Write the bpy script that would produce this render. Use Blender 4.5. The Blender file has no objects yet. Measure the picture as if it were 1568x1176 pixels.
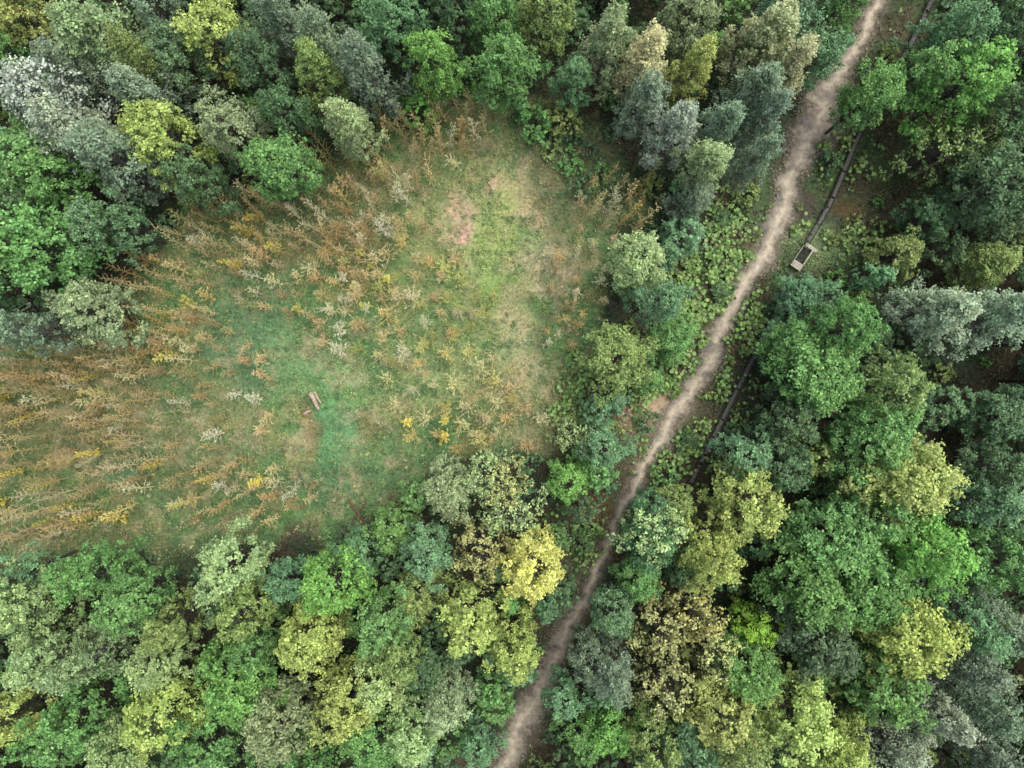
import bpy, math, random
import numpy as np
from mathutils import Vector
rng=np.random.default_rng(7); random.seed(7)
scene=bpy.context.scene
CAMZ=65.0; PX=16.0
def W(px,py): return ((px-784)/PX,(588-py)/PX)
GG=1.16; GL=1.58   # albedo gains
def srgb(c,g=1.0):
    c=np.array(c,float)/255
    l=np.where(c<=0.04045,c/12.92,((c+0.055)/1.055)**2.4)
    return l*g
def desat(l,f):
    lum=(l*np.array([.2126,.7152,.0722])).sum(-1,keepdims=True); return l*(1-f)+lum*f
# ---------------- noise
_tab=rng.random((256,256))
def vnoise(x,y,s=1.0,o=0):
    x=np.asarray(x)/s+o*17.3+1000; y=np.asarray(y)/s+o*31.7+1000
    xi=np.floor(x).astype(int); yi=np.floor(y).astype(int); fx=x-xi; fy=y-yi
    fx=fx*fx*(3-2*fx); fy=fy*fy*(3-2*fy)
    a=_tab[xi%256,yi%256]; b=_tab[(xi+1)%256,yi%256]; c=_tab[xi%256,(yi+1)%256]; d=_tab[(xi+1)%256,(yi+1)%256]
    return (a*(1-fx)+b*fx)*(1-fy)+(c*(1-fx)+d*fx)*fy
def fbm(x,y,s,o=0,n=4):
    t=0;a=0.5;tot=0
    for i in range(n):
        t=t+a*vnoise(x,y,s/2**i,o+i); tot+=a; a*=0.55
    return t/tot
def gz(x,y): return 0.9*(fbm(x,y,16,3,2)-0.5)
# ---------------- layout
def poly(p): return np.array([W(*q) for q in p])
CLEAR=poly([(-300,500),(0,500),(110,505),(190,440),(250,380),(310,310),(450,290),(520,235),(600,200),(680,140),(760,130),(850,150),(930,190),(960,260),(1010,330),(960,370),(940,400),(920,470),(880,540),(850,620),(830,690),(740,700),(640,740),(560,790),(440,835),(330,825),(200,845),(80,855),(0,850),(-300,850)])
CORR=poly([(1130,300),(1200,230),(1290,190),(1400,-60),(1470,-60),(1400,200),(1420,340),(1300,420),(1230,430),(1170,500),(1130,570),(1080,700),(1040,750),(990,760),(900,900),(860,960),(890,850),(940,700),(1000,600),(1040,500),(1050,400)])
PATHP=[(1400,-160),(1370,-70),(1345,0),(1325,45),(1300,90),(1275,125),(1260,165),(1237,215),(1214,260),(1200,310),(1180,370),(1150,420),(1120,470),(1095,530),(1075,575),(1045,615),(1020,655),(990,710),(960,765),(935,820),(912,880),(882,940),(858,985),(832,1050),(803,1100),(778,1160),(750,1230),(720,1330)]
PATHW=[19,17,17,17,20,30,48,36,27,28,26,22,21,24,24,22,20,16,14,13,14,17,24,28,34,26,20,19]
LINEP=[(1460,-70),(1424,0),(1385,80),(1345,150),(1310,215),(1270,310),(1222,395),(1170,510),(1120,610),(1050,750)]
def catmull(P,n=12):
    P=[np.array(p,float) for p in P]; out=[]
    for i in range(len(P)-1):
        p0=P[max(i-1,0)];p1=P[i];p2=P[i+1];p3=P[min(i+2,len(P)-1)]
        for k in range(n):
            t=k/n
            out.append(0.5*((2*p1)+(-p0+p2)*t+(2*p0-5*p1+4*p2-p3)*t*t+(-p0+3*p1-3*p2+p3)*t**3))
    out.append(P[-1]); return np.array(out)
pc=catmull([(*W(*p),w/PX) for p,w in zip(PATHP,PATHW)],14)
_s=np.arange(len(pc)); pc[:,0]+=.16*np.sin(_s*.31)+.10*np.sin(_s*.83+1); pc[:,2]*=1+.14*np.sin(_s*.47+2)+.1*np.sin(_s*1.13)
pcs=pc[::4]
def path_d(x,y):
    d=np.full(np.shape(x),1e9)
    for i in range(0,len(pc),3):
        dd=np.hypot(x-pc[i,0],y-pc[i,1])-pc[i,2]*0.5
        d=np.minimum(d,dd)
    return d
LV=[]
for a,b in (((1424,-60),(1375,100)),((1335,170),(1215,415)),((1190,470),(1120,610)),((1120,610),(1050,750))):
    a=np.array(W(*a));b=np.array(W(*b))
    for t in np.linspace(0,1,int(np.hypot(*(b-a))/.6)): LV.append(a+(b-a)*t)
LV=np.array(LV)
def line_d(x,y):
    d=np.full(np.shape(x),1e9)
    for p in LV: d=np.minimum(d,np.hypot(x-p[0],y-p[1]))
    return d
BARE=[(1015,640,36),(1000,650,26),(1250,190,32),(1268,155,30),(1240,300,22),(1275,320,18),(700,342,24),(758,272,18),(800,1110,26)]
def bare_m(x,y):
    m=np.zeros(np.shape(x))
    for px,py,r in BARE:
        c=W(px,py); m=np.maximum(m,np.exp(-((x-c[0])**2+(y-c[1])**2)/(r/PX)**2))
    return m
def inpoly(x,y,P):
    ins=np.zeros(np.shape(x),bool); n=len(P)
    for i in range(n):
        x1,y1=P[i];x2,y2=P[(i+1)%n]
        if y1==y2: continue
        c=((y1>y)!=(y2>y))&(x<(x2-x1)*(y-y1)/(y2-y1)+x1)
        ins^=c
    return ins
def sdist(x,y,P):
    d=np.full(np.shape(x),1e9);n=len(P)
    for i in range(n):
        a=P[i];b=P[(i+1)%n];e=b-a
        t=np.clip(((x-a[0])*e[0]+(y-a[1])*e[1])/(e@e),0,1)
        d=np.minimum(d,np.hypot(x-a[0]-t*e[0],y-a[1]-t*e[1]))
    return np.where(inpoly(x,y,P),d,-d)
def sm(a,b,x): 
    t=np.clip((x-a)/(b-a),0,1); return t*t*(3-2*t)
BLOBS=[ # px,py,rx,ry,color,strength
(100,700,220,150,(110,114,76),.7),(60,620,120,70,(102,106,72),.6),(250,640,120,90,(112,126,86),.6),
(380,500,60,90,(92,130,96),.8),(450,560,60,60,(122,156,102),.7),(330,740,120,60,(98,118,76),.6),
(560,330,130,90,(126,130,88),.7),(420,380,110,70,(118,122,82),.6),(720,320,80,80,(162,166,106),.85),
(760,390,70,90,(158,182,102),.9),(740,440,50,40,(140,178,94),.8),(800,280,60,45,(196,188,134),.85),(758,272,20,14,(222,180,156),1),
(700,335,22,30,(206,170,146),.9),(775,300,18,25,(178,194,110),.9),(820,320,35,25,(200,180,142),.85),(850,400,38,34,(206,186,150),.85),(700,350,18,12,(214,168,150),.8),
(800,520,40,50,(188,184,134),.85),(815,590,35,35,(184,170,130),.7),(790,650,40,30,(160,150,114),.6),
(880,230,80,70,(92,92,68),.8),(900,330,60,50,(124,116,84),.7),(660,430,80,70,(132,152,94),.7),
(520,600,55,60,(108,160,96),.9),(520,660,45,50,(102,154,102),.9),(570,650,25,30,(122,104,66),.8),(500,740,80,40,(86,118,82),.8),(600,700,60,40,(114,146,92),.6),
(640,560,80,70,(136,158,100),.7),(470,650,18,28,(150,108,74),.7),(205,700,35,22,(102,146,108),.8),(160,660,60,30,(124,106,80),.5),(700,560,60,60,(146,162,106),.6),
(610,160,40,20,(80,150,70),.7),(860,560,20,60,(110,146,86),.6),
(1015,640,46,38,(214,186,150),1.0),(1000,650,32,28,(194,170,134),.8),(1250,210,40,35,(156,146,132),.75),(1268,155,30,44,(132,124,116),.85),(1240,300,25,30,(84,80,78),.8),(1275,320,22,20,(72,72,70),.8),
(1255,370,50,50,(128,156,102),.8),(1320,295,22,18,(132,98,60),.7),(1350,330,60,60,(92,92,68),.6),(905,775,35,25,(134,108,72),.7),(885,770,12,20,(146,100,64),.6),
(800,1110,30,40,(132,126,98),.6),(1150,350,14,20,(128,112,100),.6)]
def gcol(x,y):
    x0,y0=x,y
    x=x0+3.0*(fbm(x0,y0,4,11)-.5)*2; y=y0+3.0*(fbm(x0,y0,4,21)-.5)*2
    n=fbm(x0,y0,3.0,5)[...,None]
    base=srgb((68,82,60))*(1-sm(.4,.65,n))+srgb((86,82,64))*sm(.4,.65,n)
    dc=sdist(x,y,CLEAR); m=sm(-1.5,1.0,dc)[...,None]
    n2=fbm(x0,y0,1.8,9)[...,None]
    cl=srgb((104,142,86))*(1-sm(.38,.62,n2))+srgb((138,146,94))*sm(.38,.62,n2)
    col=base*(1-m)+cl*m
    mc=(sm(-1.5,1.0,sdist(x,y,CORR))*0.75)[...,None]
    co=srgb((84,110,68))*(1-sm(.4,.6,n2))+srgb((98,94,70))*sm(.4,.6,n2)
    col=col*(1-mc)+co*mc
    for px,py,rx,ry,c,s in BLOBS:
        bx,by=W(px,py); q=((x-bx)*PX/rx)**2+((y-by)*PX/ry)**2
        m_=(s*np.exp(-q*q*0.7)*(0.75+0.9*(fbm(x0,y0,1.2,33)-.5)))[...,None]
        col=col*(1-m_)+srgb(c)*m_
    w1=(sm(.52,.66,fbm(x0,y0,1.1,51))*m[...,0]*.45)[...,None]; col=col*(1-w1)+srgb((78,110,72))*w1
    w2=(sm(.56,.70,fbm(x0,y0,1.6,61))*m[...,0]*.38)[...,None]; col=col*(1-w2)+srgb((186,168,132))*w2
    pd=path_d(x0,y0)+0.7*(fbm(x0,y0,1.0,40)-.5)*2
    m=(sm(0.9,-0.1,pd)*.75)[...,None]
    col=col*(1-m)+srgb((142,134,114))*m
    return desat(col,.1)*GG
# ---------------- mesh utils
def build_mesh(name,V,F,mat_idx=None,col=None,mats=(),smooth=False):
    V=np.asarray(V,np.float32).reshape(-1,3); F=np.asarray(F,np.int32).reshape(-1,4)
    me=bpy.data.meshes.new(name); me.vertices.add(len(V)); me.vertices.foreach_set('co',V.ravel())
    me.loops.add(F.size); me.loops.foreach_set('vertex_index',F.ravel())
    me.polygons.add(len(F)); me.polygons.foreach_set('loop_start',np.arange(0,F.size,4,dtype=np.int32))
    if mat_idx is not None: me.polygons.foreach_set('material_index',np.asarray(mat_idx,np.int32))
    if smooth: me.polygons.foreach_set('use_smooth',np.ones(len(F),bool))
    for m in mats: me.materials.append(m)
    me.update(calc_edges=True)
    if col is not None:
        a=me.color_attributes.new('tint','FLOAT_COLOR','POINT')
        c=np.ones((len(V),4),np.float32); c[:,:3]=col; a.data.foreach_set('color',c.ravel())
    return me
def add(name,me,parent=None,loc=(0,0,0),rot=(0,0,0),scale=(1,1,1),color=None):
    o=bpy.data.objects.new(name,me); scene.collection.objects.link(o)
    o.location=loc;o.rotation_euler=rot;o.scale=scale
    if parent: o.parent=parent
    if color is not None: o.color=(*color,1)
    return o
def unit(v): return v/np.maximum(np.linalg.norm(v,axis=-1,keepdims=True),1e-9)
def leafquads(C,N,S,asp,T=None):
    n=len(C); N=unit(N); r=rng.normal(size=(n,3)) if T is None else T; T=unit(np.cross(N,r)); B=np.cross(N,T)
    S=np.asarray(S)[:,None]; 
    V=np.stack([C+T*S,C+B*S*asp,C-T*S*0.9,C-B*S*asp],1).reshape(-1,3)
    return V,np.arange(4*n).reshape(-1,4)
def tubes(segs,k=5):
    S=np.array(segs,float)
    p0,p1,r0,r1=S[:,:3],S[:,3:6],S[:,6:7],S[:,7:8]
    d=unit(p1-p0); ref=np.where(np.abs(d[:,2:3])>0.9,np.array([[1.,0,0]]),np.array([[0,0,1.]]))
    a=unit(np.cross(d,ref)); b=np.cross(d,a); n=len(S); V=[]
    for p,r in((p0,r0),(p1,r1)):
        for i in range(k):
            t=2*math.pi*i/k; V.append(p+r*(a*math.cos(t)+b*math.sin(t)))
    V=np.stack(V,1)
    F=[]
    for i in range(k):
        j=(i+1)%k; F.append([i,j,k+j,k+i])
    F=np.array(F)[None]+np.arange(n)[:,None,None]*2*k
    return V.reshape(-1,3),F.reshape(-1,4)
# ---------------- materials
def newmat(name):
    m=bpy.data.materials.new(name);m.use_nodes=True;nt=m.node_tree;nt.nodes.clear()
    return m,nt,nt.nodes,nt.links
def N(nt,t,**k):
    n=nt.nodes.new(t)
    for a,b in k.items(): setattr(n,a,b)
    return n
def leaf_mat(name,use_obj=True):
    m,nt,ns,L=newmat(name)
    out=N(nt,'ShaderNodeOutputMaterial'); at=N(nt,'ShaderNodeAttribute',attribute_name='tint')
    col=at.outputs['Color']
    if use_obj:
        oi=N(nt,'ShaderNodeObjectInfo'); mx=N(nt,'ShaderNodeMix',data_type='RGBA',blend_type='MULTIPLY'); mx.inputs[0].default_value=1
        L.new(oi.outputs['Color'],mx.inputs[6]);L.new(at.outputs['Color'],mx.inputs[7]);col=mx.outputs[2]
    p=N(nt,'ShaderNodeBsdfDiffuse')
    L.new(col,p.inputs['Color']);L.new(p.outputs[0],out.inputs[0])
    return m
def noise_mat(name,c1,c2,scale=4,rough=.9,bump=.3,stretch=None):
    m,nt,ns,L=newmat(name)
    out=N(nt,'ShaderNodeOutputMaterial');p=N(nt,'ShaderNodeBsdfPrincipled');p.inputs['Roughness'].default_value=rough
    tc=N(nt,'ShaderNodeTexCoord');mp=N(nt,'ShaderNodeMapping')
    if stretch: mp.inputs['Scale'].default_value=stretch
    L.new(tc.outputs['Object'],mp.inputs[0])
    no=N(nt,'ShaderNodeTexNoise');no.inputs['Scale'].default_value=scale;no.inputs['Detail'].default_value=4
    L.new(mp.outputs[0],no.inputs['Vector'])
    cr=N(nt,'ShaderNodeValToRGB');cr.color_ramp.elements[0].position=.35;cr.color_ramp.elements[1].position=.65
    cr.color_ramp.elements[0].color=(*c1,1);cr.color_ramp.elements[1].color=(*c2,1)
    L.new(no.outputs[0],cr.inputs[0]);L.new(cr.outputs[0],p.inputs['Base Color'])
    if bump:
        b=N(nt,'ShaderNodeBump');b.inputs['Strength'].default_value=bump;b.inputs['Distance'].default_value=.05
        L.new(no.outputs[0],b.inputs['Height']);L.new(b.outputs[0],p.inputs['Normal'])
    L.new(p.outputs[0],out.inputs[0])
    return m
M_leaf=leaf_mat('leaf_foliage'); M_grass=leaf_mat('grass_blades',False)
M_bark=noise_mat('bark',(.05,.042,.035),(.15,.135,.12),6,bump=0)
M_barkpale=noise_mat('pale_bark',(.14,.135,.12),(.34,.33,.30),8,bump=0)
M_twig=leaf_mat('dry_twig',True)
M_wood=noise_mat('weathered_wood',(.12,.12,.11),(.28,.27,.25),5,stretch=(1,6,1))
M_wooddark=noise_mat('mossy_wood',(.035,.04,.03),(.10,.105,.08),5)
M_woodpale=noise_mat('pale_planks',(.45,.42,.35),(.75,.70,.60),5)
M_log=noise_mat('stripped_log',(.45,.33,.24),(.72,.58,.46),6)
M_logred=noise_mat('reddish_log',(.16,.08,.05),(.34,.18,.12),6)
def ground_mat():
    m,nt,ns,L=newmat('forest_floor')
    out=N(nt,'ShaderNodeOutputMaterial');p=N(nt,'ShaderNodeBsdfDiffuse')
    at=N(nt,'ShaderNodeAttribute',attribute_name='tint');tc=N(nt,'ShaderNodeTexCoord')
    n1=N(nt,'ShaderNodeTexNoise');n1.inputs['Scale'].default_value=3.5;n1.inputs['Detail'].default_value=6;n1.inputs['Roughness'].default_value=.7
    n2=N(nt,'ShaderNodeTexNoise');n2.inputs['Scale'].default_value=.7;n2.inputs['Detail'].default_value=5;n2.inputs['Roughness'].default_value=.65
    for n in(n1,n2):L.new(tc.outputs['Object'],n.inputs['Vector'])
    r1=N(nt,'ShaderNodeMapRange');r1.inputs[1].default_value=.3;r1.inputs[2].default_value=.7;r1.inputs[3].default_value=.45;r1.inputs[4].default_value=1.5
    L.new(n1.outputs[0],r1.inputs[0])
    mx=N(nt,'ShaderNodeMix',data_type='RGBA',blend_type='MULTIPLY');mx.inputs[0].default_value=1
    L.new(at.outputs[0],mx.inputs[6]);L.new(r1.outputs[0],mx.inputs[7])
    r2=N(nt,'ShaderNodeMapRange');r2.inputs[1].default_value=.5;r2.inputs[2].default_value=.7;r2.inputs[4].default_value=.2
    L.new(n2.outputs[0],r2.inputs[0])
    m2=N(nt,'ShaderNodeMix',data_type='RGBA');L.new(r2.outputs[0],m2.inputs[0]);L.new(mx.outputs[2],m2.inputs[6]);m2.inputs[7].default_value=(.14,.12,.075,1)
    L.new(m2.outputs[2],p.inputs['Color'])
    b=N(nt,'ShaderNodeBump');b.inputs['Strength'].default_value=.6;b.inputs['Distance'].default_value=.12
    L.new(n1.outputs[0],b.inputs['Height']);L.new(b.outputs[0],p.inputs['Normal']);L.new(p.outputs[0],out.inputs[0])
    return m
M_ground=ground_mat()
def axis(half,step):
    core=np.arange(-half,half+1e-6,step); out=[];s=step;v=half
    while v<600: s*=1.35; v+=s; out.append(v)
    out=np.array(out); return np.concatenate([-out[::-1],core,out])
ax=axis(60,.3);ay=axis(48,.3)
X,Y=np.meshgrid(ax,ay);nx,ny=len(ax),len(ay)
Z=gz(X,Y)
idx=np.arange(nx*ny).reshape(ny,nx)
F=np.stack([idx[:-1,:-1],idx[:-1,1:],idx[1:,1:],idx[1:,:-1]],-1).reshape(-1,4)
V=np.stack([X,Y,Z],-1).reshape(-1,3)
add('ground',build_mesh('ground',V,F,None,gcol(X.ravel(),Y.ravel()),[M_ground],True))
# ---------------- path
def path_mat():
    m,nt,ns,L=newmat('trodden_dirt')
    out=N(nt,'ShaderNodeOutputMaterial');p=N(nt,'ShaderNodeBsdfPrincipled')
    at=N(nt,'ShaderNodeAttribute',attribute_name='tint');sx=N(nt,'ShaderNodeSeparateColor');L.new(at.outputs[0],sx.inputs[0])
    tc=N(nt,'ShaderNodeTexCoord')
    n1=N(nt,'ShaderNodeTexNoise');n1.inputs['Scale'].default_value=2.0;n1.inputs['Detail'].default_value=9;n1.inputs['Roughness'].default_value=.78
    L.new(tc.outputs['Object'],n1.inputs['Vector'])
    ad=N(nt,'ShaderNodeMath',operation='MULTIPLY_ADD');L.new(n1.outputs[0],ad.inputs[0]);ad.inputs[1].default_value=2.4;L.new(sx.outputs[0],ad.inputs[2])
    al=N(nt,'ShaderNodeMapRange');L.new(ad.outputs[0],al.inputs[0]);al.inputs[1].default_value=1.65;al.inputs[2].default_value=2.05;al.inputs[3].default_value=1;al.inputs[4].default_value=0
    cr=N(nt,'ShaderNodeValToRGB');e=cr.color_ramp.elements
    e[0].position=.38;e[0].color=(*srgb((230,216,192),1.0),1);e[1].position=.85;e[1].color=(*srgb((112,106,94)),1)
    x=cr.color_ramp.elements.new(.57);x.color=(*srgb((170,160,142)),1)
    mm=N(nt,'ShaderNodeMath',operation='MULTIPLY_ADD');L.new(n1.outputs[0],mm.inputs[0]);mm.inputs[1].default_value=.85;
    m3=N(nt,'ShaderNodeMath',operation='MULTIPLY');L.new(sx.outputs[0],m3.inputs[0]);m3.inputs[1].default_value=.45
    L.new(m3.outputs[0],mm.inputs[2]);L.new(mm.outputs[0],cr.inputs[0])
    mx=N(nt,'ShaderNodeMix',data_type='RGBA');L.new(cr.outputs[0],mx.inputs[6]);mx.inputs[7].default_value=(.10,.095,.085,1)
    n2=N(nt,'ShaderNodeTexNoise');n2.inputs['Scale'].default_value=1.1;n2.inputs['Detail'].default_value=5
    L.new(tc.outputs['Object'],n2.inputs['Vector'])
    w=N(nt,'ShaderNodeMath',operation='MULTIPLY_ADD');L.new(n2.outputs[0],w.inputs[0]);w.inputs[1].default_value=.9;L.new(sx.outputs[1],w.inputs[2])
    wr=N(nt,'ShaderNodeMapRange');L.new(w.outputs[0],wr.inputs[0]);wr.inputs[1].default_value=.64;wr.inputs[2].default_value=1.0;wr.inputs[4].default_value=.8
    L.new(wr.outputs[0],mx.inputs[0]);L.new(mx.outputs[2],p.inputs['Base Color'])
    rr=N(nt,'ShaderNodeMapRange');L.new(wr.outputs[0],rr.inputs[0]);rr.inputs[1].default_value=.3;rr.inputs[3].default_value=.95;rr.inputs[4].default_value=.08;L.new(rr.outputs[0],p.inputs['Roughness'])
    b=N(nt,'ShaderNodeBump');b.inputs['Strength'].default_value=.5;b.inputs['Distance'].default_value=.06;L.new(n1.outputs[0],b.inputs['Height']);L.new(b.outputs[0],p.inputs['Normal'])
    t=N(nt,'ShaderNodeBsdfTransparent');ms=N(nt,'ShaderNodeMixShader');L.new(al.outputs[0],ms.inputs[0]);L.new(t.outputs[0],ms.inputs[1]);L.new(p.outputs[0],ms.inputs[2]);L.new(ms.outputs[0],out.inputs[0])
    return m
M_path=path_mat()
tan=unit(np.gradient(pc[:,:2],axis=0)); nor=np.stack([-tan[:,1],tan[:,0]],1)
us=np.linspace(-1,1,17); PV=[];PCc=[]
wetspots=[(1235,185,18),(1165,347,12),(1090,530,16),(855,990,10),(795,1120,9),(1190,300,10),(1270,150,16),(1215,255,8),(1075,575,9)]
for i,(x,y,w) in enumerate(pc):
    hw=w*0.98*(1+0.35*(fbm(x,y,2,60)-.5))
    rut=.40+.1*math.sin(i*.21)
    for u in us:
        qx=x+nor[i,0]*u*hw;qy=y+nor[i,1]*u*hw
        wet=0
        for a,b_,r in wetspots:
            c=W(a,b_);wet=max(wet,math.exp(-((qx-c[0])**2+(qy-c[1])**2)/(r/PX)**2/1.2))
        rt=math.exp(-((abs(u)-rut)/.1)**2)
        PV.append((qx,qy,gz(qx,qy)+.03-.02*rt));PCc.append((abs(u),wet*.5+0.13*rt,0))
ni=np.arange(len(pc)*17).reshape(-1,17)
F=np.stack([ni[:-1,:-1],ni[:-1,1:],ni[1:,1:],ni[1:,:-1]],-1).reshape(-1,4)[:,::-1]
add('dirt_path',build_mesh('dirt_path',PV,F,None,np.array(PCc),[M_path],True))
# ---------------- tree prototypes
def tree_mesh(seed,R=2.6,H=13.,cb=.3,nc=100,lpc=80,ls=.12,style='round',bark=M_bark,sparse=1.0,twigs=None):
    g=np.random.default_rng(seed); segs=[]
    n=9; tr=[np.zeros(3)]
    lean=g.normal(size=2)*.3
    for i in range(1,n+1):
        t=i/n; tr.append(np.array([lean[0]*t+.12*g.normal()*t,lean[1]*t+.12*g.normal()*t,H*.93*t]))
    tr=np.array(tr); r=lambda t:.19*(1-t)**.8+.025
    for i in range(n): segs.append((*tr[i],*tr[i+1],r(i/n),r((i+1)/n)))
    def trunk(z): 
        t=np.clip(z/(H*.93)*n,0,n-1e-3);i=int(t);f=t-i;return tr[i]*(1-f)+tr[i+1]*f
    LC=[];LN=[];LS=[];LT=[]
    ph=g.random()*6.28
    bump=[(g.integers(2,7),g.random()*6.28,.10+.14*g.random()) for _ in range(3)]
    if twigs is None: twigs=1 if sparse==1 else 8
    for i in range(nc):
        t=(i+.5)/nc
        t=cb+(1-cb)*(t**.85)
        tt=(t-cb)/(1-cb)
        if style=='round': prof=math.sqrt(max(0,1-((tt-.36)/.66)**2))
        elif style=='tall': prof=(1-tt)**.62*min(1,.55+tt*2)
        else: prof=min(1,.5+1.2*tt)*math.sqrt(max(0,1-tt**3))
        a=ph+i*2.39996+g.normal()*.45
        rr=R*max(prof,.06)*(.35+.74*g.random()**.55)
        for k,p_,am in bump: rr*=1+am*math.sin(k*a+p_)
        z=H*t+g.normal()*.35
        base=trunk(z); c=base+np.array([math.cos(a)*rr,math.sin(a)*rr,0]); c[2]=z
        cr=R*(.12+.14*g.random())
        lz=max(z-rr*(.75 if style!='tall' else 1.2)-.3,H*cb*.7)
        b0=trunk(lz); mid=(b0+c)/2+np.array([0,0,-.15*rr])+g.normal(size=3)*.1
        rb=.025+.025*(1-tt)
        segs.append((*b0,*mid,rb*1.3,rb*.8));segs.append((*mid,*c,rb*.8,rb*.25))
        for _ in range(twigs):
            d=unit(g.normal(size=3)+np.array([math.cos(a),math.sin(a),.6])*.8); segs.append((*(mid*.3+c*.7),*(c+d*cr*1.1),rb*.35,.008))
        m=int(lpc*(cr/(R*.19))**2*(.7+.6*g.random()))
        ns_=max(4,m//8); sd=unit(g.normal(size=(ns_,3))+np.array([math.cos(a)*.5,math.sin(a)*.5,.4])); 
        sp=c+sd*cr*(.35+1.0*g.random((ns_,1)))*np.array([1,1,.9 if style!='tall' else 1.5])
        k=g.integers(0,ns_,m)
        P=sp[k]+g.normal(size=(m,3))*cr*.21
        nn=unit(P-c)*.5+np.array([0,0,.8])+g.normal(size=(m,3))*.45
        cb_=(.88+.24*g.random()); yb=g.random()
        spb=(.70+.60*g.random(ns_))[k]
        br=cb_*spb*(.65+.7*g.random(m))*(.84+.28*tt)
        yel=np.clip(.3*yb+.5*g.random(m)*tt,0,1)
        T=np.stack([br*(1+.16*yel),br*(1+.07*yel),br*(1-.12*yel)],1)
        LC.append(P);LN.append(nn);LS.append(ls*(.5+1.0*g.random(m)));LT.append(T)
    C=np.concatenate(LC);NN=np.concatenate(LN);S=np.concatenate(LS);T=np.concatenate(LT)
    if sparse<1: 
        k=g.random(len(C))<sparse; C,NN,S,T=C[k],NN[k],S[k],T[k]
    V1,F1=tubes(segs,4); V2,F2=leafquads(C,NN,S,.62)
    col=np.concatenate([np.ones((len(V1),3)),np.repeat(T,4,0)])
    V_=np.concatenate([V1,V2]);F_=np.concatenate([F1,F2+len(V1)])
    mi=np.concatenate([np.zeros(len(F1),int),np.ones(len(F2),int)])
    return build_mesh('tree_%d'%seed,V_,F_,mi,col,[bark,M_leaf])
PR={'round':[tree_mesh(100+i,nc=105,lpc=80,ls=.11,H=13) for i in range(7)],
    'tall':[tree_mesh(200+i,R=2.3,H=14,cb=.25,nc=110,lpc=85,ls=.088,style='tall',bark=M_barkpale) for i in range(6)],
    'broad':[tree_mesh(300+i,R=3.0,H=12,cb=.35,nc=125,lpc=88,ls=.115,style='broad') for i in range(4)],
    'fill':[tree_mesh(350+i,R=2.6,H=12,cb=.3,nc=48,lpc=55,ls=.18,style=['round','tall'][i%2]) for i in range(5)],
    'sparse':[tree_mesh(400+i,R=2.6,H=10,cb=.25,nc=70,lpc=65,ls=.12,style='round',sparse=.45) for i in range(3)],
    'bare':[tree_mesh(450+i,R=2.6,H=12,cb=.3,nc=100,lpc=60,ls=.08,style='tall',sparse=.6,bark=M_barkpale) for i in range(2)],
    'shrub':[tree_mesh(500+i,R=2.4,H=5.0,cb=.12,nc=34,lpc=36,ls=.19,style='round') for i in range(4)]}
DIM={'round':(2.6,13),'tall':(2.3,14),'broad':(3.0,12),'fill':(2.6,12),'sparse':(2.6,10),'bare':(2.6,12),'shrub':(2.4,5)}
NAME={'round':'alder_tree','tall':'birch_tree','broad':'oak_tree','fill':'young_alder_tree','sparse':'thin_leaved_tree','bare':'bare_tree','shrub':'hazel_shrub'}
COL={'B':(110,130,108),'G':(98,136,84),'V':(106,150,82),'Y':(144,162,96),'YY':(174,182,106),'P':(126,146,108),'T':(98,132,98),'O':(114,134,84),'K':(154,156,122),'W':(132,148,128),'D':(84,110,80),'S':(150,156,104),'VV':(134,174,78),'C':(138,162,112),'WW':(154,164,152)}
placed=[]
def clear_ok(x,y,R,H):
    """clearance of the crown's silhouette (as seen from overhead) to path and boardwalk"""
    worst=9.
    for f,rf in((.3,.75),(.5,1.),(.75,.95),(.95,.5)):
        k=CAMZ/(CAMZ-f*H);X_,Y_=x*k,y*k;r=R*rf*k
        d=np.min(np.hypot(pcs[:,0]-X_,pcs[:,1]-Y_)-pcs[:,2]*.5)-r
        d2=np.min(np.hypot(LV[:,0]-X_,LV[:,1]-Y_))-r*1.0
        worst=min(worst,d,d2)
    return worst
def put_tree(bx,by,kind,R,H,code,jit=.03):
    r0,h0=DIM[kind]
    c=srgb(COL[code],GL)
    c=c*(1+rng.normal(size=3)*jit)*(1+rng.normal()*.08)
    me=PR[kind][int(rng.integers(len(PR[kind])))]
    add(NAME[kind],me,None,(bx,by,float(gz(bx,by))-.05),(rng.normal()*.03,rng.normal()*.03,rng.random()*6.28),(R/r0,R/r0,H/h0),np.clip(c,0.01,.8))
    placed.append((bx,by,R))
def T_(px,py,r,code,kind='round',H=None):
    if H is None: H={'round':12.5,'tall':13.5,'broad':12,'sparse':8.5,'bare':11,'shrub':4}[kind]*(0.82+.18*min(r,70)/50)
    hc=H*.72; k=(CAMZ-hc)/CAMZ; x,y=W(px,py);x*=k;y*=k;R=r/PX*k*.95
    for it in range(26):
        c=clear_ok(x,y,R,H)
        if c>-.1: break
        if it%3==2 and R>r/PX*k*.72: R*=.94
        g=np.array([clear_ok(x+.2,y,R,H)-c,clear_ok(x,y+.2,R,H)-c]);g=g/(np.linalg.norm(g)+1e-6)
        x+=g[0]*.2;y+=g[1]*.2
    put_tree(x,y,kind,R,H,code)
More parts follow.
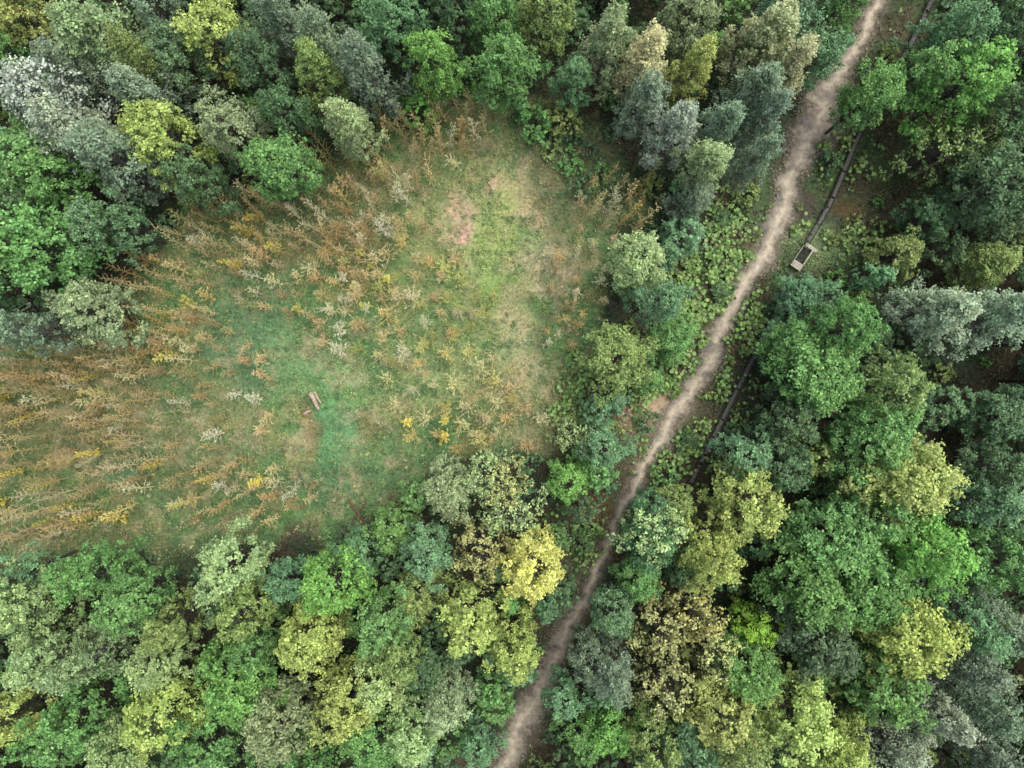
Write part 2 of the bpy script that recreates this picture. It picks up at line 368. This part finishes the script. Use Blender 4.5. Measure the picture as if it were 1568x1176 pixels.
L_=[
(45,35,45,'Y'),(10,80,40,'G'),(160,40,65,'P','tall'),(230,90,45,'O','tall'),(330,50,50,'Y'),(425,20,45,'B','tall'),(495,60,45,'B','tall'),(570,110,48,'B','tall'),(600,25,45,'T'),(680,95,38,'V'),(770,110,48,'G','broad'),(750,25,40,'G'),(830,25,42,'O'),(875,115,35,'T','tall',9),(930,60,45,'P','tall'),(990,85,48,'K','tall'),(1062,115,36,'Y','tall'),(1055,25,45,'P'),(1165,65,55,'K','tall'),(1205,110,42,'K','tall'),(1250,85,42,'T'),(1150,130,40,'B','tall'),(1088,245,44,'P','tall'),(1035,195,45,'W','tall'),(985,150,40,'B','tall'),(1150,240,34,'B','tall'),(1060,300,35,'B','tall',9),(1180,175,36,'B','tall'),(1100,180,35,'B','tall'),
(70,170,84,'WW','bare',15.5),(125,190,60,'W','tall',14),(165,250,62,'B','tall',14),(245,225,55,'Y'),(360,190,42,'P'),(430,250,48,'G','broad'),(475,110,42,'O','tall'),(525,175,45,'P','tall'),(55,390,70,'G','broad',14),(30,240,55,'G'),(100,285,45,'G'),(175,340,40,'T'),(145,480,48,'P','round',10),(20,500,42,'B','tall'),(15,330,45,'D'),(225,150,50,'B','tall'),(280,90,40,'D'),(120,110,45,'B','tall'),(300,290,35,'D'),(260,30,40,'B'),(390,90,40,'D'),(640,170,30,'V','shrub'),(430,170,35,'D'),(820,180,30,'G','shrub'),(860,175,28,'O','shrub'),(700,20,40,'D'),
(988,412,44,'C'),(1000,460,34,'T'),(940,545,52,'O','broad',9),(1020,520,34,'G','round',7),(930,680,36,'T','round',8),(865,735,32,'V','round',7),(878,665,28,'C','sparse',6),(1180,510,40,'T','round',6),(740,730,36,'C','sparse',8),(690,760,42,'P','broad',8),(790,785,44,'C','sparse',8),(728,840,46,'S','sparse',9),(770,740,36,'S','sparse',8),(820,872,48,'YY','round',11),(650,850,42,'T','round',9),(600,808,34,'G','round',7),(545,850,36,'T','round',8),(510,900,50,'V','round'),(716,950,46,'Y','round',11),(792,992,40,'Y','round',10),(600,950,46,'G'),(470,975,50,'Y'),(600,1010,40,'O'),(850,830,26,'G','sparse',5),(640,900,36,'O','round',9),
(50,930,50,'C'),(130,885,42,'G'),(190,930,44,'G'),(262,960,38,'O'),(340,870,48,'C','round',11),(385,935,42,'O'),(60,1020,50,'C','tall'),(140,1010,46,'P','tall'),(20,1105,46,'Y'),(110,1105,50,'G'),(255,1085,52,'Y'),(370,1040,58,'V','broad'),(190,1150,45,'C'),(430,1110,54,'P','broad'),(520,1080,50,'Y'),(590,1045,44,'C'),(570,1140,45,'G'),(640,1120,44,'C'),(690,1090,42,'P','tall'),(742,1150,30,'T','round',8),(410,1000,36,'G'),(320,1145,48,'G'),(20,880,30,'T'),(230,1020,40,'C'),(650,1020,36,'D','round',9),(480,1150,40,'G'),(440,890,34,'T','round',9),
(932,940,34,'T','round',9),(900,1010,34,'B','round',9),(940,1035,42,'B','tall'),(870,1075,30,'T','round',8),(945,1125,40,'V','round',9),(890,1130,34,'G','round',8),(1000,820,48,'C','sparse',11),(985,830,40,'T','round',9),(970,770,30,'T','round',8),(1090,845,46,'Y'),(1140,762,54,'Y','round',11),(1145,690,36,'T','round',9),(1040,780,32,'O','round',8),(1060,930,46,'S','sparse',10),(1000,965,46,'S','sparse',10),(1020,1045,46,'S','sparse',11),(1088,985,44,'S','sparse',11),(1160,955,30,'VV','round',9),(1145,1020,46,'G','broad'),(1090,1080,52,'Y'),(1215,1100,54,'Y'),(1275,1130,46,'Y','broad'),(1150,1130,48,'O'),(1240,905,62,'G','broad'),(1275,820,58,'G','broad'),(1390,742,64,'Y','broad',14),(1415,845,54,'V','round',14),(1330,905,64,'G','broad'),(1385,965,64,'Y','broad',14),(1340,1045,56,'G'),(1245,985,52,'D'),(1330,690,46,'G'),(1350,595,50,'O'),(1255,575,60,'G','broad',11),(1200,530,46,'G','broad',9),(1290,510,46,'G'),(1225,455,32,'T','round',6),(1345,650,44,'G'),(1500,770,50,'T','tall'),(1520,860,48,'G'),(1500,950,50,'T','tall'),(1480,1010,50,'B','tall'),(1545,970,50,'B','tall'),(1510,1080,50,'B','tall'),(1440,1100,46,'W','tall'),(1375,1150,52,'W','bare'),(1530,1150,50,'B','tall'),(1330,780,46,'G'),(1215,640,40,'D','round',9),(1200,720,40,'D','round',9),(1000,1140,42,'O'),(1050,1150,44,'T'),(1040,880,30,'D','round',8),(980,890,32,'G','round',8),
(1340,150,54,'G','broad',11),(1490,125,58,'V','round',13),(1405,90,40,'G'),(1535,40,48,'D'),(1450,50,46,'T'),(1445,225,46,'O','sparse',10),(1520,290,60,'D','broad'),(1450,470,56,'W','tall',13),(1545,490,54,'W','tall',13),(1380,390,32,'O','round',7),(1530,400,46,'O','tall',9),(1540,640,44,'D','broad',8),(1430,330,34,'D','round',7),(1290,10,34,'G','round',9),(1220,20,46,'T'),(1545,180,46,'D'),(1500,210,36,'O','sparse',10),(1400,520,38,'D','shrub',5),(1540,720,40,'D')]
for t in L_: T_(*t)
n_explicit=len(placed)
cnt=0
fillc={'tl':['D','T','D','D','G'],'r':['D','D','D','T','O'],'b':['T','D','G','D','G']}
cand=np.stack([rng.uniform(-66,66,7000),rng.uniform(-52,52,7000)],1)
dcl=sdist(cand[:,0],cand[:,1],CLEAR);dco=sdist(cand[:,0],cand[:,1],CORR);dp=path_d(cand[:,0],cand[:,1])
for i,(x,y) in enumerate(cand):
    edge=max(abs(x)/49,abs(y)/37)>.92
    H=rng.uniform(10,14) if edge else rng.uniform(4.5,8)
    R=rng.uniform(2.0,3.0) if edge else rng.uniform(1.3,1.9)
    if dcl[i]>-R*.8 or dp[i]<R+.5 or dco[i]>-R*.6: continue
    k=CAMZ/(CAMZ-.75*H)
    if clear_ok(x,y,R,H)<.1: continue
    xa,ya=np.array([x*k]),np.array([y*k])
    if dcl[i]>-8 and sdist(xa,ya,CLEAR)[0]>-R*.4: continue
    if dco[i]>-8 and sdist(xa,ya,CORR)[0]>-R*.5: continue
    ppx,ppy=784+x*PX,588-y*PX
    if 1370<ppx<1500 and 500<ppy<610: continue
    if any((x-a)**2+(y-b)**2<(.74*(R+r))**2 for a,b,r in placed): continue
    reg='r' if x>22 else ('tl' if y>0 else 'b')
    code=random.choice(fillc[reg])
    put_tree(x,y,'fill',R,H,code)
    cnt+=1
print('TREES',n_explicit,cnt)
cand=np.stack([rng.uniform(-52,52,2500),rng.uniform(-40,40,2500)],1)
dcl=sdist(cand[:,0],cand[:,1],CLEAR);dco=sdist(cand[:,0],cand[:,1],CORR);dp=path_d(cand[:,0],cand[:,1]);sp=[]
for i,(x,y) in enumerate(cand):
    if dcl[i]>-.3 or dp[i]<1.3: continue
    if dco[i]>0.5 and rng.random()<.8: continue
    R=rng.uniform(.5,1.3)
    if clear_ok(x,y,R,R*1.5)<0.05: continue
    if any((x-a)**2+(y-b)**2<2.6**2 for a,b in sp): continue
    sp.append((x,y)); 
    put_tree(x,y,'shrub',R,R*rng.uniform(1.1,1.8),random.choice(['D','D','G','O','T','D']))
for px,py in [(820,200),(850,215),(880,210),(905,235),(870,255),(920,270),(845,180),(800,175),(890,290),(930,210),(840,235),(935,300),(960,290),(590,195),(630,185)]:
    x,y=W(px,py);R=rng.uniform(.7,1.2);put_tree(x,y,'shrub',R,R*1.2,random.choice(['O','D','G']))
# ---------------- saplings
def sapling(seed,H=5.,R=1.0,nb=34,leaves=6,ls=.05):
    g=np.random.default_rng(seed);segs=[];LC=[];LD=[]
    n=6;tr=[np.zeros(3)]
    lx=g.normal(size=2)*.25
    for i in range(1,n+1):
        t=i/n;tr.append(np.array([lx[0]*t*t+.05*g.normal(),lx[1]*t*t+.05*g.normal(),H*t]))
    tr=np.array(tr)
    for i in range(n):segs.append((*tr[i],*tr[i+1],.06*(1-i/n)+.02,.06*(1-(i+1)/n)+.02))
    for b in range(nb):
        t=.12+.86*(b+.5)/nb; i=min(int(t*n),n-1);f=t*n-i;p=tr[i]*(1-f)+tr[i+1]*f
        a=b*2.4+g.normal()*.4; l=R*(1.25-t*.75)*(.5+.8*g.random()); el=.45+.6*g.random()
        d=np.array([math.cos(a)*math.cos(el),math.sin(a)*math.cos(el),math.sin(el)])
        e=p+d*l
        segs.append((*p,*e,.026,.010))
        for _ in range(3):
            s=p+(e-p)*g.uniform(.25,.9);d2=unit(d+g.normal(size=3)*.4);l2=l*g.uniform(.2,.38)
            segs.append((*s,*(s+d2*l2),.013,.005))
            for _ in range(leaves): LC.append(s+d2*l2*g.random()*1.1+g.normal(size=3)*.02);LD.append(d2)
    V1,F1=tubes(segs,3);C=np.array(LC);m=len(C);D=np.array(LD)
    Nn=unit(g.normal(size=(m,3))*.5+np.array([0,0,.7])); 
    V2,F2=leafquads(C,Nn,ls*(.6+g.random(m)),.42,np.cross(Nn,D))
    br=.65+.7*g.random(m);yl=g.random(m);T=np.stack([br,br*1.0,br*(1-.12*yl)],1)
    col=np.concatenate([np.tile([1.0,.97,.95],(len(V1),1)),np.repeat(T,4,0)])
    return build_mesh('sapling_%d'%seed,np.concatenate([V1,V2]),np.concatenate([F1,F2+len(V1)]),None,col,[M_twig])
SAP=[sapling(600+i,leaves=[1,2,4,5][i%4],R=[.75,.9,.7][i%3],ls=.05,nb=30) for i in range(9)]
SAPL=[sapling(650+i,leaves=6,ls=.09,R=.7,nb=28) for i in range(3)]
SAPS=[sapling(680+i,H=2.6,R=1.2,nb=30,leaves=5,ls=.055) for i in range(5)]
thicket=bpy.data.objects.new('birch_sapling_thicket',None);scene.collection.objects.link(thicket)
SC=[(228,212,168),(224,200,152),(232,218,182),(216,200,154),(224,200,138),(214,196,148)]
def zone(px,py,rx,ry,n,protos,h,cols=SC,ang=0,gap=1.0):
    pts=[];t=0;ca,sa=math.cos(ang),math.sin(ang)
    while len(pts)<n and t<n*30:
        t+=1;u,v=rng.uniform(-1,1,2)
        if u*u+v*v>1: continue
        x,y=W(px+(u*rx*ca-v*ry*sa),py+(u*rx*sa+v*ry*ca))
        if any((x-a)**2+(y-b)**2<gap**2 for a,b in pts): continue
        pts.append((x,y));H=rng.uniform(*h)
        me=protos[int(rng.integers(len(protos)))]; h0=2.6 if protos is SAPS else 5
        c=srgb(random.choice(cols),1.18)*(1+rng.normal()*.12)
        s=rng.uniform(.65,1.12)
        o=add('sapling',me,thicket,(x,y,float(gz(x,y))),(rng.normal()*.08,rng.normal()*.08,rng.random()*6.28),(s,s,H/h0),np.clip(c,.02,.85))
YL=[(212,198,112),(206,194,104),(198,192,112)]
DK=[(196,178,134),(184,168,126),(204,176,130),(180,176,124)]
zone(80,700,170,120,100,SAP,(4,6.4),DK+SC,0,1.15)
zone(290,600,140,110,56,SAP,(3,5),DK+SC,0,1.3)
zone(120,590,120,60,34,SAP,(4,6),DK+SC,0,1.1)
zone(110,545,150,40,26,SAP,(4,6),DK+SC,0,1.2)
zone(380,750,110,50,32,SAP,(3,5),SC+DK,0,1.2)
zone(260,480,85,85,44,SAP,(3.5,5.5),SC+DK,0,1.2)
zone(200,740,220,70,12,SAPL,(3,5),YL,0,2)
zone(80,600,90,60,5,SAPL,(4,5),YL,0,2)
zone(250,500,60,60,4,SAPL,(3,5),YL,0,2)
zone(380,360,90,60,44,SAP,(4,6.5),SC+DK,0,1.1)
zone(470,430,110,60,36,SAP,(2.5,4.5),SC+DK,0,1.3)
zone(540,320,95,75,50,SAP,(4.5,7),SC+DK,.2,1.1)
zone(640,240,75,50,28,SAP,(5,7.5),SC+DK,0,1.1)
zone(700,200,50,30,16,SAP,(5,7),SC,0,1.1)
zone(380,370,80,50,4,SAPL,(4,5),YL,0,1.6)
zone(935,330,50,55,24,SAP,(4,6.5),SC,0,1.2)
zone(885,430,42,50,17,SAP,(3,5),SC,0,1.2)
zone(860,500,30,40,7,SAP,(3,4),SC,0,1.2)
zone(690,600,105,85,50,SAPS,(2,3.2),[(236,224,172),(232,216,160),(220,210,142)],.2,1.8)
zone(600,500,110,60,36,SAPS,(1.8,3),SC+[(180,186,120)],0,1.6)
zone(590,400,110,60,30,SAPS,(1.8,3),SC+[(180,186,120)],0,1.6)
zone(700,470,60,60,11,SAPS,(1.6,2.5),[(188,194,126)],0,1.7)
zone(780,640,60,50,11,SAPS,(1.8,2.8),SC,0,1.7)
zone(650,650,60,40,3,SAPL,(2,3),YL,0,1.8)
zone(540,440,100,60,5,SAPL,(2,3),[(192,192,112)],0,1.8)
# ---------------- grass + undergrowth (one mesh each)
def scatter(n,xr,yr): return rng.uniform(*xr,n),rng.uniform(*yr,n)
def veg(name,n,mask,hfun,sz,asp,upb,gain,crand,ext=(56,44)):
    x,y=scatter(n,(-ext[0],ext[0]),(-ext[1],ext[1])); m=mask(x,y);x,y=x[m],y[m];n=len(x)
    z=gz(x,y)+hfun(x,y,n); s=rng.uniform(*sz,n)
    nn=rng.normal(size=(n,3))*.55+np.array([0,0,upb])
    V,F=leafquads(np.stack([x,y,z],1),nn,s,asp)
    c=gcol(x,y)*gain*(rng.uniform(1-crand,1+crand,(n,1)))*(1+rng.normal(size=(n,3))*.07)
    c=np.clip(c,0.005,.8)
    add(name,build_mesh(name,V,F,None,np.repeat(c,4,0),[M_grass])); print(name,n)
veg('meadow_grass',560000,lambda x,y:(sdist(x,y,CLEAR)>-1.5)&(path_d(x,y)>.2)&(rng.random(len(x))>bare_m(x,y))&(fbm(x,y,1.0,70)>.34+.22*rng.random(len(x))),
    lambda x,y,n:.05+rng.random(n)*(.1+.8*np.clip(fbm(x,y,1.4,71)-.35,0,1)),(.07,.19),.2,.55,1.45,.7)
veg('forest_undergrowth',380000,lambda x,y:(sdist(x,y,CLEAR)<0)&(path_d(x,y)>.1+.5*rng.random(len(x))*(fbm(x,y,1.3,99)>.5))&(line_d(x,y)>.5)&(rng.random(len(x))>bare_m(x,y)*1.3)&(fbm(x,y,1.6,80)>.32+.25*rng.random(len(x))),
    lambda x,y,n:.05+rng.random(n)*1.2*np.clip(fbm(x,y,1.8,81)-.3,0,1),(.07,.17),.6,.8,1.5,.55)
def weeds():
    n=5600;x,y=scatter(n,(-50,20),(-18,30));m=(sdist(x,y,CLEAR)>-.5)&(fbm(x,y,2.5,95)>.42);x,y=x[m],y[m];n=len(x)
    r=rng.uniform(.15,.5,n)*rng.uniform(.6,1.2,n);k=34
    pal=np.array([desat(srgb(c,1.6),.12) for c in [(88,134,78),(78,114,72),(122,158,86),(142,158,90),(102,134,86),(142,142,96),(84,108,70),(182,170,124)]])
    pc_=pal[rng.integers(0,len(pal),n)]*.6+gcol(x,y)*1.2*.4
    d=unit(rng.normal(size=(n,k,3)));d[...,2]=np.abs(d[...,2]);rr=r[:,None,None]*rng.random((n,k,1))**.5
    C=np.stack([x,y,gz(x,y)],1)[:,None]+d*rr*np.array([1,1,1.3])+np.array([0,0,.05])
    Nn=d*.6+np.array([0,0,.6])+rng.normal(size=(n,k,3))*.35
    V,F=leafquads(C.reshape(-1,3),Nn.reshape(-1,3),rng.uniform(.05,.12,n*k),.4)
    c=np.repeat(pc_,k,0)*rng.uniform(.5,1.5,(n*k,1))
    add('meadow_weeds',build_mesh('meadow_weeds',V,F,None,np.repeat(np.clip(c,.01,.8),4,0),[M_grass]));print('weeds',n)
weeds()
def burdock():
    P=[];Z=[(1085,430,60,90,1000),(1040,520,50,70,550),(1010,590,50,40,300),(880,590,28,60,280),(1110,350,40,40,220),(1140,560,40,70,450),(1100,640,40,50,320),(1060,700,35,50,260),(1000,670,40,60,180),(900,830,30,60,180),(870,640,30,40,160),(1290,240,40,50,160),(1370,110,25,60,120),(950,600,30,30,100),(845,830,25,60,120),(1210,330,18,60,70),(1160,480,30,40,120),(1320,370,60,40,160)]
    for px,py,rx,ry,n in Z:
        x0,y0=W(px,py);a=rng.normal(size=(n,2))*.5
        P.append(np.stack([x0+a[:,0]*rx/PX,y0+a[:,1]*ry/PX],1))
    P=np.concatenate(P);P=P[path_d(P[:,0],P[:,1])>.2]
    P=P[(fbm(P[:,0],P[:,1],1.0,90)>.46)&(bare_m(P[:,0],P[:,1])<.4)&(line_d(P[:,0],P[:,1])>.65)]
    n=len(P);k=3;C=np.repeat(P,k,0)+rng.normal(size=(n*k,2))*.24
    z=gz(C[:,0],C[:,1])+rng.uniform(.25,.85,n*k);C=np.column_stack([C,z]);n=len(C)
    Nn=unit(rng.normal(size=(n,3))*.3+np.array([0,0,1]));T=unit(np.cross(Nn,rng.normal(size=(n,3))));B=np.cross(Nn,T);S=rng.uniform(.06,.21,n)[:,None]
    vs=[C+S*(T*math.cos(t)*1.1+B*math.sin(t)) for t in [i*math.pi/3 for i in range(6)]]
    V=np.stack(vs,1).reshape(-1,3);b=np.arange(n)[:,None]*6
    F=np.concatenate([b+np.array([0,1,2,3]),b+np.array([3,4,5,0])],1).reshape(-1,4)
    c=srgb((128,156,96),1.4)*rng.uniform(.3,1.4,(n,1))*(1+rng.normal(size=(n,3))*.08)
    add('butterbur_patch',build_mesh('butterbur_patch',V,F,None,np.repeat(np.clip(c,.01,.8),6,0),[M_grass]))
burdock()
# ---------------- boxes helper
def box(cx,cy,cz,lx,ly,lz,rot=0):
    v=np.array([[sx*lx/2,sy*ly/2,sz*lz/2] for sz in(-1,1) for sy in(-1,1) for sx in(-1,1)])
    c,s=math.cos(rot),math.sin(rot); R=np.array([[c,-s,0],[s,c,0],[0,0,1]]); v=v@R.T+np.array([cx,cy,cz])
    f=np.array([[0,2,3,1],[4,5,7,6],[0,1,5,4],[1,3,7,5],[3,2,6,7],[2,0,4,6]]); return v,f
def boxes(name,lst,mat,parent=None,bev=.01):
    Vs=[];Fs=[];o=0
    for b in lst:
        v,f=box(*b);Vs.append(v);Fs.append(f+o);o+=8
    ob=add(name,build_mesh(name,np.concatenate(Vs),np.concatenate(Fs),None,None,[mat]),parent)
    md=ob.modifiers.new('bevel','BEVEL');md.width=bev;md.segments=1
    return ob
bw=bpy.data.objects.new('wooden_boardwalk',None);scene.collection.objects.link(bw)
lp=catmull([W(*p) for p in LINEP],40)
seg=np.hypot(*np.diff(lp,axis=0).T);cum=np.concatenate([[0],np.cumsum(seg)])
planks=[];rails=[];posts=[];bx0,by0=W(1222,395)
s=0
while s<cum[-1]:
    x=np.interp(s,cum,lp[:,0]);y=np.interp(s,cum,lp[:,1]);x2=np.interp(s+.1,cum,lp[:,0]);y2=np.interp(s+.1,cum,lp[:,1])
    a=math.atan2(y2-y,x2-x); z=float(gz(x,y))
    if math.hypot(x-bx0,y-by0)>1.75:
        if rng.random()>.1: planks.append((x,y,z+.44+rng.normal()*.01,.15,.34+rng.normal()*.03,.035,a+rng.normal()*.04))
        if int(round(s/.17))%9==0:
            for sd in(-1,1):
                posts.append((x-math.sin(a)*.19*sd,y+math.cos(a)*.19*sd,z+.16,.09,.09,.46,a))
            L9=1.5; xm,ym=x+math.cos(a)*L9/2,y+math.sin(a)*L9/2
            for sd in (-1,1): rails.append((xm-math.sin(a)*.23*sd,ym+math.cos(a)*.23*sd,float(gz(xm,ym))+.50,L9,.08,.12,a+rng.normal()*.012))
    s+=.17
boxes('deck_planks',planks,M_wood,bw);boxes('edge_rail',rails,M_wooddark,bw);boxes('support_posts',posts,M_wooddark,bw)
fb=bpy.data.objects.new('wooden_footbridge',None);scene.collection.objects.link(fb)
x1,y1=W(1214,412);x2,y2=W(1238,376);A=math.atan2(y2-y1,x2-x1);z=float(gz(bx0,by0))
def loc(u,v): 
    cx,cy=W(1226,394);return cx+math.cos(A)*u-math.sin(A)*v,cy+math.sin(A)*u+math.cos(A)*v
def lb(u,v,zz,lu,lv,lz): 
    a,b=loc(u,v);return (a,b,z+zz,lu,lv,lz,A)
boxes('end_planks',[lb(-1.25+.17*i,0,.62,.155,1.05,.04) for i in range(4)]+[lb(1.05+.17*i,-.25,.62,.155,1.25,.04) for i in range(2)],M_woodpale,fb)
boxes('side_beams',[lb(.17,-.5,.58,1.6,.13,.12),lb(.17,.5,.58,1.6,.06,.12)],M_woodpale,fb)
boxes('sunken_deck',[lb(.2+.17*(i-4),0,.20,.14,.88,.04) for i in range(9)],M_wooddark,fb)
boxes('legs',[lb(u,v,.25,.12,.12,.6) for u in(-1.2,1.15) for v in(-.45,.45)],M_wooddark,fb)
def log(name,pa,pb,r,mat,stubs=3,z0=.15):
    (x1,y1),(x2,y2)=W(*pa),W(*pb);n=6;P=[]
    for i in range(n+1):
        t=i/n;P.append((x1+(x2-x1)*t+rng.normal()*.02,y1+(y2-y1)*t+rng.normal()*.02,float(gz(x1,y1))+z0+r+.1*t))
    segs=[(*P[i],*P[i+1],r*(1-.4*i/n),r*(1-.4*(i+1)/n)) for i in range(n)]
    segs.append((*P[0],P[0][0]-.01*(x2-x1),P[0][1]-.01*(y2-y1),P[0][2],r,.01))
    segs.append((*P[-1],P[-1][0]+.01*(x2-x1),P[-1][1]+.01*(y2-y1),P[-1][2],r*.6,.01))
    for _ in range(stubs):
        i=rng.integers(1,n);d=unit(rng.normal(size=3)+np.array([0,0,.5]))*rng.uniform(.2,.45);p=np.array(P[i]);segs.append((*p,*(p+d),r*.3,r*.1))
    V,F=tubes(segs,9);add(name,build_mesh(name,V,F,None,None,[mat],True))
log('fallen_log',(476,602),(489,627),.24,M_log,2,.05);log('fallen_log',(482,600),(492,618),.14,M_log,1,.05)
log('fallen_log',(466,634),(476,628),.17,M_log,1,.05)
log('fallen_log',(535,765),(560,800),.10,M_logred);log('fallen_log',(560,770),(542,795),.09,M_logred)
log('fallen_log',(1225,600),(1290,640),.12,M_log,4,.6)
log('fallen_log',(1110,415),(1125,395),.06,M_wood);log('fallen_log',(870,250),(905,215),.07,M_wood)
log('fallen_log',(455,720),(480,760),.06,M_wood);log('fallen_log',(640,470),(655,455),.06,M_log)
# standing dead snag (broken trunk with a bare leaning top), right edge
def snag():
    k=(CAMZ-8)/CAMZ;bx,by=W(1500,215);bx*=k*.97;by*=k*.97
    P=[np.array([0,0,-.1]),np.array([.05,.03,3.]),np.array([.15,.1,6.]),np.array([.7,.35,8.2]),np.array([1.7,.9,9.4])];R_=[.2,.17,.13,.09,.03]
    segs=[(*P[i],*P[i+1],R_[i],R_[i+1]) for i in range(4)]
    for t,d in ((6.5,(.8,-.4,.3)),(7.2,(-.5,.7,.4)),(8,(.5,.6,.5)),(5,(-.7,-.3,.4)),(8.8,(.6,-.5,.3))):
        i=2 if t>6 else 1;f=(t-P[i][2])/(P[i+1][2]-P[i][2]);f=min(f,1);p=P[i]*(1-f)+P[i+1]*f;segs.append((*p,*(p+np.array(d)),.05,.012))
    V,F=tubes(segs,7);add('dead_snag',build_mesh('dead_snag',V,F,None,None,[M_log],True),None,(bx,by,float(gz(bx,by))))
snag()
# ---------------- light, world, camera
w=bpy.data.worlds.new('World');scene.world=w;w.use_nodes=True;nt=w.node_tree
bg=nt.nodes['Background'];sky=nt.nodes.new('ShaderNodeTexSky');sky.sky_type='NISHITA';sky.sun_disc=False
EL,AZ=66,60
sky.sun_elevation=math.radians(EL);sky.sun_rotation=math.radians(AZ);sky.air_density=1.0;sky.dust_density=5
hs=nt.nodes.new('ShaderNodeHueSaturation');hs.inputs['Saturation'].default_value=.6
nt.links.new(sky.outputs[0],hs.inputs['Color']);nt.links.new(hs.outputs[0],bg.inputs[0]);bg.inputs[1].default_value=.15
sl=bpy.data.lights.new('sun','SUN');sl.energy=1.15;sl.angle=math.radians(60);sl.color=(1,.97,.90)
so=bpy.data.objects.new('sun',sl);scene.collection.objects.link(so)
d=Vector((math.sin(math.radians(AZ))*math.cos(math.radians(EL)),math.cos(math.radians(AZ))*math.cos(math.radians(EL)),math.sin(math.radians(EL))))
so.rotation_euler=d.to_track_quat('Z','Y').to_euler()
cam=bpy.data.cameras.new('camera');co=bpy.data.objects.new('camera',cam);scene.collection.objects.link(co)
co.location=(0,0,CAMZ);cam.sensor_width=36;cam.lens=18/(49/CAMZ);cam.clip_end=3000;scene.camera=co
scene.view_settings.view_transform='Standard';scene.view_settings.look='None';scene.view_settings.exposure=0
